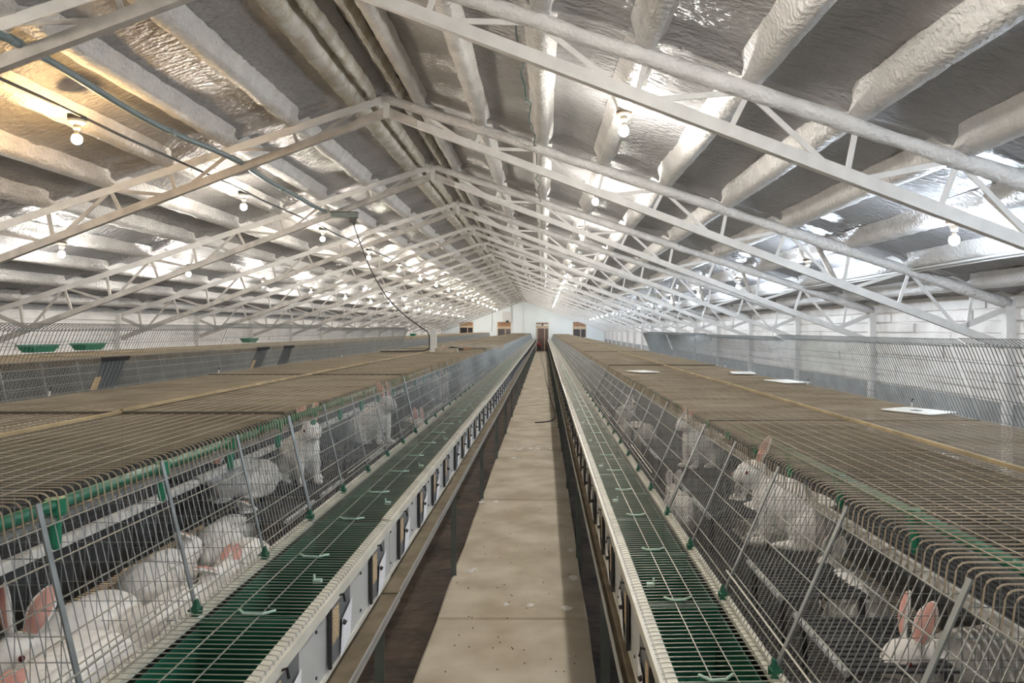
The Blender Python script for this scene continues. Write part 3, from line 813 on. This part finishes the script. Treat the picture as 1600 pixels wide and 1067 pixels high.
NOSE = MB().lathe([(.001, -.004), (.006, 0), (.001, .004)], n=8).data('nose', 'ear_pink', True)
def rabbit(x, y, z, rz, pose, label, sc=1.0, ear_tilt=-.35, spread=.28, bluetag=False, es=1.0):
    t = tag(place('rabbit', SIT if pose == 'sit' else LOAF, None, (x, y, z), (0, 0, rz)), label, 'rabbit', 'white rabbits in the wire cages')
    t.scale = (sc, sc, sc)
    hx, hz = (.115, .298) if pose == 'sit' else (.175, .182)
    for s in (-1, 1):
        e = place('ear', EAR, t, (hx, s*.020, hz), (s*-spread, ear_tilt, s*.5)); e.scale = (es, es, es)
        place('ear_inner', EARIN, e)
        place('eye', EYE, t, (hx + .040, s*.040, hz - .028))
        if bluetag and s < 0: MB().box(.004, .010, -.004, .004, .03, .055).obj('ear_tag', 'blue', e)
    place('nose', NOSE, t, (hx + (.094 if pose == 'sit' else .089), 0, hz - (.042 if pose == 'sit' else .040)))
    return t
PL, PR = RL.zf + .162, RR.zf + .162
rabbit(.92, 2.77, PR, PI - .25, 'sit', 'big white rabbit sitting upright behind the front wires right of the walkway', 1.0, -.35)
rabbit(1.08, 1.88, RR.zf + .003, PI + .3, 'loaf', 'white rabbit lying low in the nearest cage right of the walkway', 1.05, -.2)
rabbit(.93, 4.35, PR, PI + .6, 'sit', 'white rabbit with pink ears up beyond the wide strip, right of the walkway', 1.0, -.1)
rabbit(.66, 3.62, RR.zf + .003, PI / 2, 'loaf', 'white rabbit lying low by the trough right of the walkway', .9)
rabbit(.98, 3.35, RR.zf + .003, PI / 2 + .3, 'loaf', 'white rabbit stretched under the shelf right of the walkway', .95)
rabbit(1.0, 2.42, RR.zf + .003, PI / 2, 'loaf', 'white rabbit lying on the cage floor behind the big upright rabbit', .9)
rabbit(-1.02, 1.55, RL.zf + .003, -PI / 2 + .05, 'loaf', 'broad white rabbit back in the bottom corner behind the trough wires', 1.18, -1.2, .3, False, .7)
rabbit(-1.20, 1.90, RL.zf + .003, -PI / 2 - .1, 'loaf', 'white rabbit with a blue tag and one big pink ear raised', 1.05, -.05, .4, True, 1.05)
rabbit(-1.005, 2.02, RL.zf + .003, PI / 2 - .1, 'loaf', 'white rabbit beside the trough, left of the walkway, nearest green clip', 1.0, -1.15, .15, False, .8)
rabbit(-1.005, 2.45, RL.zf + .003, -PI / 2 + .2, 'loaf', 'white rabbit with flat pink ear, third along the left trough', 1.0, -1.05, .3, False, .75)
rabbit(-1.24, 2.40, RL.zf + .003, PI / 2, 'loaf', 'white rabbit lying under the slatted resting platform', .95, -1.0, .2, False, .8)
rabbit(-1.22, 2.86, RL.zf + .003, PI / 2, 'loaf', 'white rabbit hidden under the second resting platform', .95, -1.0, .2, False, .8)
rabbit(-1.19, 3.62, PL, -.9, 'sit', 'white rabbit with reddish ears up beyond the strip left of the walkway', 1.0, -.15)
rabbit(-1.33, 3.28, PL, -2.2, 'loaf', 'white rabbit lying on the platform beside the red-eared one', .85)
rabbit(-1.12, 4.85, PL, -.6, 'sit', 'white rabbit sitting up in the third section left of the walkway', 1.0, -.2)
rabbit(-1.05, 6.0, RL.zf + .003, -1.2, 'loaf', 'white rabbit crouched by the trough, third section left of the walkway', 1.0)
rabbit(-1.19, 8.4, PL - .08, -1.0, 'sit', 'pale rounded white rabbit in the fourth section left of the walkway', 1.15, -1.2)
rabbit(.78, 6.2, RR.zf + .003, 2.2, 'loaf', 'white rabbit crouched in the third section right of the walkway', 1.0)
rabbit(.85, 7.6, RR.zf + .003, 1.2, 'loaf', 'white rabbit low in the fourth section right of the walkway', 1.0)
rabbit(-1.2, 11.2, RL.zf + .003, .6, 'loaf', 'tiny far white rabbit in the fifth section left of the walkway', 1.0)

# ------------------------------------------------------------------ things on and around the cages
zl, zr = RL.zt + .006, RR.zt + .006
# card holders clipped to the raised lids on the left
def lid_holder(y, lab, withtag):
    t = thing('lid_card_holder', lab, 'card holder', (-2.32 + .014, y, zl + .008), (0, math.atan2(.13, .325), 0), 'dark card holders on the raised lids')
    m = MB().box(0, .004, 0, .23, 0, .17); m.obj('plate', 'holder', t)
    for i in range(6): MB().box(.004, .008, .02 + i*.036, .032 + i*.036, .01, .15).obj('rib', 'holder', t)
    MB().box(.0, .012, -.005, .235, .155, .178).obj('rim', 'holder_dark', t)
    if withtag: MB().box(.009, .011, -.01, .045, .0, .07).obj('feed_tag', 'tag_print', t)
lid_holder(3.75, 'dark ribbed card holder with beige tag on the nearest raised lid, left', True)
lid_holder(5.78, 'dark ribbed card holder with grey tag, middle of three on raised lids', True)
lid_holder(6.38, 'small dark ribbed card holder, farthest of three on raised lids', False)
# loose white plates on the right cages
def plate(x, y, rz, L, lab, slot):
    t = thing('cover_plate', lab, 'plate', (x, y, zr + .0035), (0, 0, rz), 'loose white plates on the cage tops')
    m = MB(); r = .02; pts = []
    for cx, cy, a0 in ((.10 - r, L/2 - r, 0), (-.10 + r, L/2 - r, 90), (-.10 + r, -L/2 + r, 180), (.10 - r, -L/2 + r, 270)):
        for k in range(4):
            a = math.radians(a0 + 30*k); pts.append((cx + r*math.cos(a), cy + r*math.sin(a), 0))
    m.poly(pts, (0, 0, .004)).obj('plate_body', 'white_plate', t)
    if slot: MB().box(-.03, .005, -.02, .02, .004, .006).obj('slot', 'black', t)
plate(1.73, 3.42, .5, .26, 'white plastic plate with black slot lying below the nearest raised lid', True)
plate(1.76, 5.35, .2, .34, 'white plate lying on the cage top beside a black-and-white clip', False)
plate(1.72, 6.4, -.2, .32, 'white plate lying on the cage top, farther along the raised lids', False)
plate(.88, 6.6, .4, .28, 'white plate lying near the front edge of a cage top', False)
# small white clips on the raised lids
def clip(x, y, z, lab):
    t = thing('lid_clip', lab, 'clip', (x, y, z), group='small clips at the foot of the raised lids')
    t.scale = (.62, .62, .62)
    MB().tube([(0, 0, 0), (.006, 0, .02), (0, .004, .035)], .006, 6).obj('body', 'white_plate', t)
    MB().tube([(0, .004, .033), (.006, .004, .055), (.016, .004, .06)], .005, 6).obj('spring', 'black', t)
clip(1.80, 3.62, zr + .004, 'small clip beside the slotted white plate')
clip(1.80, 5.05, zr + .004, 'second small clip along the raised lids right of the walkway')
clip(1.80, 7.35, zr + .004, 'third small clip along the raised lids right of the walkway')
clip(-2.29, 3.42, zl + .004, 'small white clip at the foot of the nearest lid, left')
clip(-2.29, 5.2, zl + .004, 'small white clip between the card holders on the lids')
clip(-2.29, 8.35, zl + .004, 'small dark and white clip at the farther raised lids, left')
# white post with the hanging cord
ps = thing('cord_post', 'white ridged plastic post standing on the cages, holding the hanging cord', 'post', (-1.54, 10.3, zl + .002))
m = MB().box(-.042, .042, -.03, .03, .0, .30)
m.obj('post_body', 'pvc', ps)
for z in (.06, .12, .18, .24): MB().box(-.044, .044, -.032, .032, z, z + .006).obj('ridge', 'pvc_cream', ps)
MB().box(-.046, .046, -.034, .034, .30, .312).obj('cap', 'pvc', ps)
MB().box(-.06, .06, -.045, .045, -.004, .008).obj('foot', 'pvc_cream', ps)
P0 = Vector((-2.68, 10.38, 3.19)); P1 = Vector((-1.62, 10.3, 1.66))
cd = []
for i in range(25):
    t = i / 24; p = P0.lerp(P1, t); p.z -= .20 * math.sin(PI * t) ; p.x -= .10 * math.sin(PI * t); cd.append(p)
cd += [Vector((-1.60, 10.3, 1.60)), Vector((-1.597, 10.3, 1.50)), Vector((-1.60, 10.29, 1.42)), Vector((-1.66, 10.2, zl + .012)), Vector((-1.95, 10.0, zl + .012)), Vector((-2.2, 9.95, zl + .012))]
tag(MB().tube(cd, .009, 6).obj('hanging_cord', 'rubber', None, True), 'black cord drooping from the roof box down to the white post', 'cord')
def plank(x, y, L, w, h, rz, m_, lab, cat='plank'):
    q = MB(); n = 6
    q.poly([(-L/2, -w/2, 0), (L/2, -w/2 + .004, 0), (L/2 - .006, w/2, 0), (-L/2 + .004, w/2 - .003, 0)], (0, 0, h))
    return tag(q.obj('loose_plank', m_, None, False, (x, y, zl + .006), (0, 0, rz)), lab, cat, 'loose boards by the white post')
plank(-1.30, 11.0, .42, .10, .035, .1, 'wood_orange', 'orange-brown board lying behind the white post')
plank(-1.15, 12.0, 1.0, .14, .05, .35, 'wood_grey', 'long weathered board lying flat beyond the white post')
plank(-1.28, 9.75, .30, .09, .055, -.2, 'wood_grey', 'short pale wooden block in front of the long board', 'block')
plank(-2.05, 10.4, .60, .07, .02, .25, 'wood_grey', 'narrow grey board lying before the white post')
tag(MB().tube([(-1.42, 10.9, zl + .03), (-1.36, 10.8, zl + .045), (-1.25, 10.8, zl + .03), (-1.2, 10.9, zl + .02), (-1.3, 10.95, zl + .02)], .016, 6).obj('clamp', 'black'), 'black clamp lying among boards beside the white post', 'clamp')
# green trays over the row by the plank wall
def tray(x, y, w, lab):
    t = thing('feed_tray', lab, 'tray', (x, y, RO.zt + .022), group='green trays on the outer row')
    m = MB(); a = w / 2; b = .09
    for z, k in ((0, .72), (.075, 1.0)):
        m.v += [(-b*k, -a*k, z), (b*k, -a*k, z), (b*k, a*k, z), (-b*k, a*k, z)]
    for z, k in ((.075, .94), (.006, .66)):
        m.v += [(-b*k, -a*k, z), (b*k, -a*k, z), (b*k, a*k, z), (-b*k, a*k, z)]
    for l in range(3):
        for k in range(4): m.f.append((l*4+k, l*4+(k+1) % 4, l*4+4+(k+1) % 4, l*4+4+k))
    m.f += [(3, 2, 1, 0), (12, 13, 14, 15)]
    m.obj('tray_body', 'green_bright', t)
    MB().tube([(-b-.004, -a-.004, .075), (b+.004, -a-.004, .075), (b+.004, a+.004, .075), (-b-.004, a+.004, .075), (-b-.004, -a-.004, .075)], .005, 5).obj('rim', 'green_bright', t)
tray(-5.3, 7.75, .42, 'green plastic tray seen through the nearest raised lid')
tray(-5.3, 8.6, .42, 'second green plastic tray seen through the raised lids')
tray(-5.3, 13.3, .42, 'green plastic tray showing at the end of the nearest lid')
tray(-4.6, 26.0, .46, 'small far green tray near the hanging cord')
# hose on the walkway
def flr(px, py): 
    y = H * 1155 / (py - 514); return ((px - 850) * y / 1155, y, .012)
hs = [(846, 551), (845, 557), (847, 566), (851, 578), (852, 592), (856, 606), (859, 618), (862, 630), (866, 643), (868, 651), (866, 656.5), (858, 659), (848, 660.5), (836, 661)]
pts = [Vector(flr(*p)) for p in hs]
sp = []
for i in range(len(pts) - 1):
    for k in range(5):
        t = k / 5; sp.append(pts[i].lerp(pts[i+1], t))
sp.append(pts[-1])
for _ in range(3): sp = [sp[0]] + [(sp[i-1] + sp[i]*2 + sp[i+1]) / 4 for i in range(1, len(sp)-1)] + [sp[-1]]
tag(MB().tube(sp, .011, 7).obj('hose', 'rubber', None, True), 'black hose trailing along the concrete walkway with a curled end', 'hose')
# cart by the door
ct = thing('cleaning_cart', 'small red and black wheeled machine standing by the far door', 'machine', (ex(842.5), YE - 1.2, 0.0))
MB().box(-.16, .16, -.2, .2, .10, .38).obj('tank', 'black', ct)
MB().lathe([(.13, 0), (.15, .05), (.15, .22), (.10, .30), (.05, .32)], (-.01, 0, .385), 12).obj('motor', 'red', ct, True)
for sx in (-1, 1): MB().tube([(sx*.165, 0, .10), (sx*.20, 0, .10)], .10, 12).obj('wheel', 'rubber', ct)
MB().tube([(-.12, .18, .38), (-.12, .24, .95), (.12, .24, .95), (.12, .18, .38)], .014, 6).obj('handle', 'black', ct)
MB().lathe([(.05, 0), (.055, .02), (.03, .12)], (.08, -.1, .385), 10).obj('nozzle', 'red', ct)
# fluff and grit on the walkway
m = MB(); rnd = random.Random(11)
def fluff(px, py, r):
    c = flr(px, py); n = 7; b = len(m.v)
    for k in range(n):
        a = 2*PI*k/n; q = 1.7 * r * rnd.uniform(.6, 1.3); m.v.append((c[0] + q*math.cos(a), c[1] + q*1.4*math.sin(a), .003))
    m.v.append((c[0], c[1], .016))
    for k in range(n): m.f.append((b+k, b+(k+1) % n, b+n))
for i in range(26): fluff(rnd.uniform(800, 862), rnd.gauss(701, 2.2), rnd.uniform(.006, .02))
for p in [(803, 716, .02), (808, 718, .014), (753, 785, .02), (775, 784, .02), (735, 893, .016), (742, 890, .014), (790, 945, .01), (830, 946, .016), (892, 860, .02), (897, 903, .02), (885, 950, .02)]: fluff(*p)
o = m.obj('fluff', 'litter'); o['kind'] = 'stuff'; o['label'] = 'tufts of white rabbit fluff scattered on the walkway'; o['category'] = 'fluff'
m = MB()
for i in range(60):
    px, py = rnd.uniform(690, 900), rnd.uniform(760, 1060); c = flr(px, py)
    if -.6 < c[0] < .23: m.lathe([(.001, 0), (.004, .002), (.003, .005), (.001, .006)], (c[0], c[1], .002), 6)
o = m.obj('droppings', 'black'); o['kind'] = 'stuff'; o['label'] = 'dark pellet droppings dotted over the walkway'; o['category'] = 'droppings'
